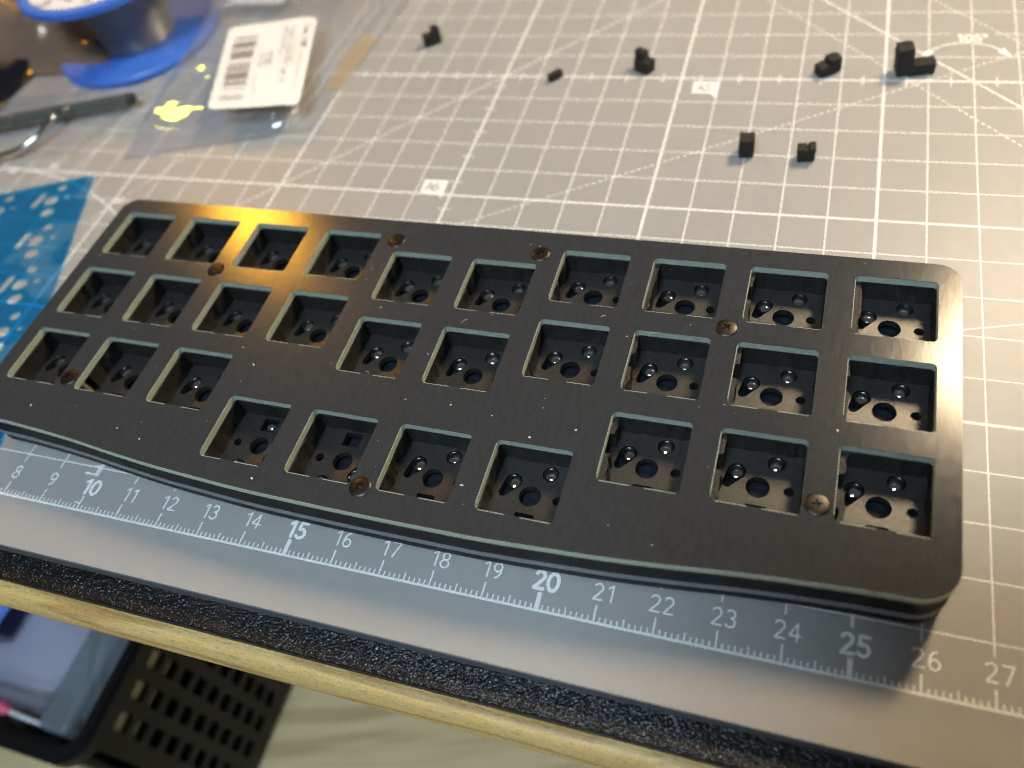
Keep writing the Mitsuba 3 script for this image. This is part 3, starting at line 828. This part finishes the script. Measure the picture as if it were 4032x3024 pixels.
cp = np.array([[1.0, 12.25, .42], [1.12, 11.85, .55], [1.05, 11.4, .48], [.85, 10.95, .36], [.45, 10.55, .28], [-.05, 10.28, .25], [-.8, 10.05, .25], [-1.8, 9.9, .25], [-3.0, 9.9, .25]])
from scipy.interpolate import CubicSpline
tt = np.linspace(0, 1, len(cp)); cs_ = CubicSpline(tt, cp)
put('wire_loop', tube(cs_(np.linspace(0, 1, 60)), .095, 14), 'chrome', tl, smooth=True)

# a flat clear sleeve under the tool
k_ = thing('clear_sleeve', 'flat clear plastic sleeve lying under the metal rod tool', 'plastic sleeve')
del labels[k_]
gm, _ = grid_mesh(lambda u, v: np.stack([-3.2 + 5.6 * u + .9 * v, 9.9 + .9 * u + 3.4 * v, .07 + .05 * meshkit.noise(np.stack([u * 6, v * 4, 0 * u], -1), 71)], -1), 50, 40)
k_ = put('clear_sleeve', gm, 'bag_clear', smooth=True)
labels[k_] = {'label': 'flat clear plastic sleeve lying under the metal rod tool', 'category': 'plastic sleeve'}

# ------------------------------------------------------------------ basket below the desk edge
bk = thing('basket', 'black plastic basket with rows of rectangular slots, below the desk at the left', 'basket')
BX, BY, BZ0, BZ1 = 5.45, -4.35, -20.9, -10.0
Rb = 1.0
rim_o = sbox(-22, BY, BX, 14).buffer(-Rb).buffer(Rb, quad_segs=10)
rim_i = rim_o.buffer(-.55)
put('rim', extrude(rim_o.difference(rim_i), BZ1 - .5, BZ1), 'basket_plastic', bk, smooth=40)
put('rim_lip', extrude(rim_o.buffer(-.12).difference(rim_i.buffer(.1)), BZ1, BZ1 + .12), 'basket_plastic', bk, smooth=40)
def wall(length, height):
    W = sbox(0, 0, length, height)
    cutsl = []
    nx, nz = int(length / 1.02), int(height / .98)
    for a in range(nx):
        for b in range(nz):
            cx, cz = .95 + a * 1.02, height - .85 - b * 1.02
            if cz > .5 and cx < length - .5:
                cutsl.append(rrect(cx, cz, .60, .66, .1))
    return W.difference(unary_union(cutsl))
def wallmesh(poly, th):
    m = extrude(poly, 0, th); return np.array(m.vertices), np.array(m.faces)
v, f = wallmesh(wall(17.2, 10.35), .2)
put('side_wall', (np.c_[BX - .5 + v[:, 2], BY + .75 + v[:, 0], BZ0 + v[:, 1]], f), 'basket_plastic', bk, label='slotted side wall of the basket')
v, f = wallmesh(wall(25.5, 10.35), .2)
put('front_wall', (np.c_[BX - .75 - v[:, 0], BY + .3 + v[:, 2], BZ0 + v[:, 1]], f[:, ::-1]), 'basket_plastic', bk)
put('base', boxm(-21.5, BX - .5, BY + .4, 13.5, BZ0, BZ0 + .3), 'basket_plastic', bk)

def sheet(name, label, cat, p00, p10, p11, p01, amp, seed, mat, bulge=0.0):
    p00, p10, p11, p01 = [np.array(p, float) for p in (p00, p10, p11, p01)]
    def fn(u, v):
        U_, V_ = u[..., None], v[..., None]
        P = (1 - U_) * (1 - V_) * p00 + U_ * (1 - V_) * p10 + U_ * V_ * p11 + (1 - U_) * V_ * p01
        n_ = meshkit.noise(np.stack([u * 3.0, v * 3.0, 0 * u], -1), seed) - .5 + .4 * (meshkit.noise(np.stack([u * 8 + v * 5, v * 3, 0 * u], -1), seed + 1) - .5)
        P = P.copy(); P[..., 2] += amp * n_ + bulge * np.sin(math.pi * u) * np.sin(math.pi * v)
        P[..., 0] += .3 * amp * n_
        return P
    gm, _ = grid_mesh(fn, 60, 60)
    k_ = put(name, gm, mat, smooth=True)
    labels[k_] = {'label': label, 'category': cat}
sheet('blue_bag', 'bright blue bag in the basket under the desk edge', 'plastic bag', (-12, -3.0, -12.2), (-1.6, -1.6, -11.4), (-.4, 4.5, -11.0), (-12, 6, -11.6), 1.0, 81, 'stuff_blue', .6)
sheet('lilac_bag', 'grey lilac plastic bag in the middle of the basket', 'plastic bag', (-10, -3.4, -13.4), (3.6, -3.2, -14.2), (4.2, 4.5, -13.2), (-9, 4, -12.6), 1.6, 83, 'stuff_lilac', .8)
sheet('navy_bag', 'dark blue folded bag near the front of the basket', 'plastic bag', (-12, -3.9, -13.0), (2.4, -3.9, -15.0), (3.0, -1.6, -14.4), (-12, -1.6, -12.2), 1.4, 87, 'stuff_navy', .5)
put('white_tube', boxm(4.35, 4.93, -3.0, 1.2, -12.6, -10.75, .2), 'stuff_white', smooth=40)
labels['white_tube'] = {'label': 'cream tube showing through the basket slots', 'category': 'tube'}
cbx = thing('clear_box', 'translucent grey plastic case standing along the right side of the basket', 'case')
del labels[cbx]
k_ = put('clear_case', boxm(3.0, 4.3, -3.55, 5.0, -13.0, -10.2, .3), 'clear_box', smooth=40)
labels[k_] = {'label': 'translucent grey plastic case standing along the right side of the basket', 'category': 'case'}
pc = np.array([[-5.0, -3.3, -10.9], [-1.5, -3.2, -10.7], [.6, -3.25, -10.6], [1.6, -3.35, -10.65], [2.6, -3.4, -10.8], [3.6, -3.45, -11.2]])
cs2 = CubicSpline(np.linspace(0, 1, len(pc)), pc)
cab = thing('thin_cable', 'thin white cable with a pink joint lying across the basket front', 'cable')
put('wire', tube(cs2(np.linspace(0, 1, 60)), .085, 10), 'cable_white', cab, smooth=True)
q_ = cs2(np.linspace(.42, .60, 14)); put('joint', tube(q_, .085 + .13 * np.sin(np.linspace(0, math.pi, 14)) ** .8, 12), 'cable_pink', cab, smooth=True, label='pink joint on the white cable')
bc = np.array([[2.6, 2.2, -11.6], [2.2, .8, -11.8], [2.1, -.6, -12.0], [2.4, -2.0, -12.8]])
cs3 = CubicSpline(np.linspace(0, 1, 4), bc)
k_ = put('black_cable', tube(cs3(np.linspace(0, 1, 40)), .10, 10), 'cable_black', smooth=True)
labels[k_] = {'label': 'black cable hanging down inside the basket', 'category': 'cable'}

# ------------------------------------------------------------------ the phone that takes the picture, held over the front of the mat
ph = thing('smartphone', 'black smartphone held above the front of the mat, out of the frame', 'phone')
Mp = np.eye(4); rgt = np.array([.94472, .27616, -.17677])
Mp[:3, 0], Mp[:3, 1], Mp[:3, 2], Mp[:3, 3] = rgt, -DOWN, -FWD, EYE
body = boxm(-1.6, 13.2, -6.1, 1.5, .25, 1.05, .35)
bm = body.to_mesh(); bv = np.array(bm.vert_properties)[:, :3] @ Mp[:3, :3].T + Mp[:3, 3]
put('body', (bv, np.array(bm.tri_verts)), 'black_plastic', ph, smooth=30)
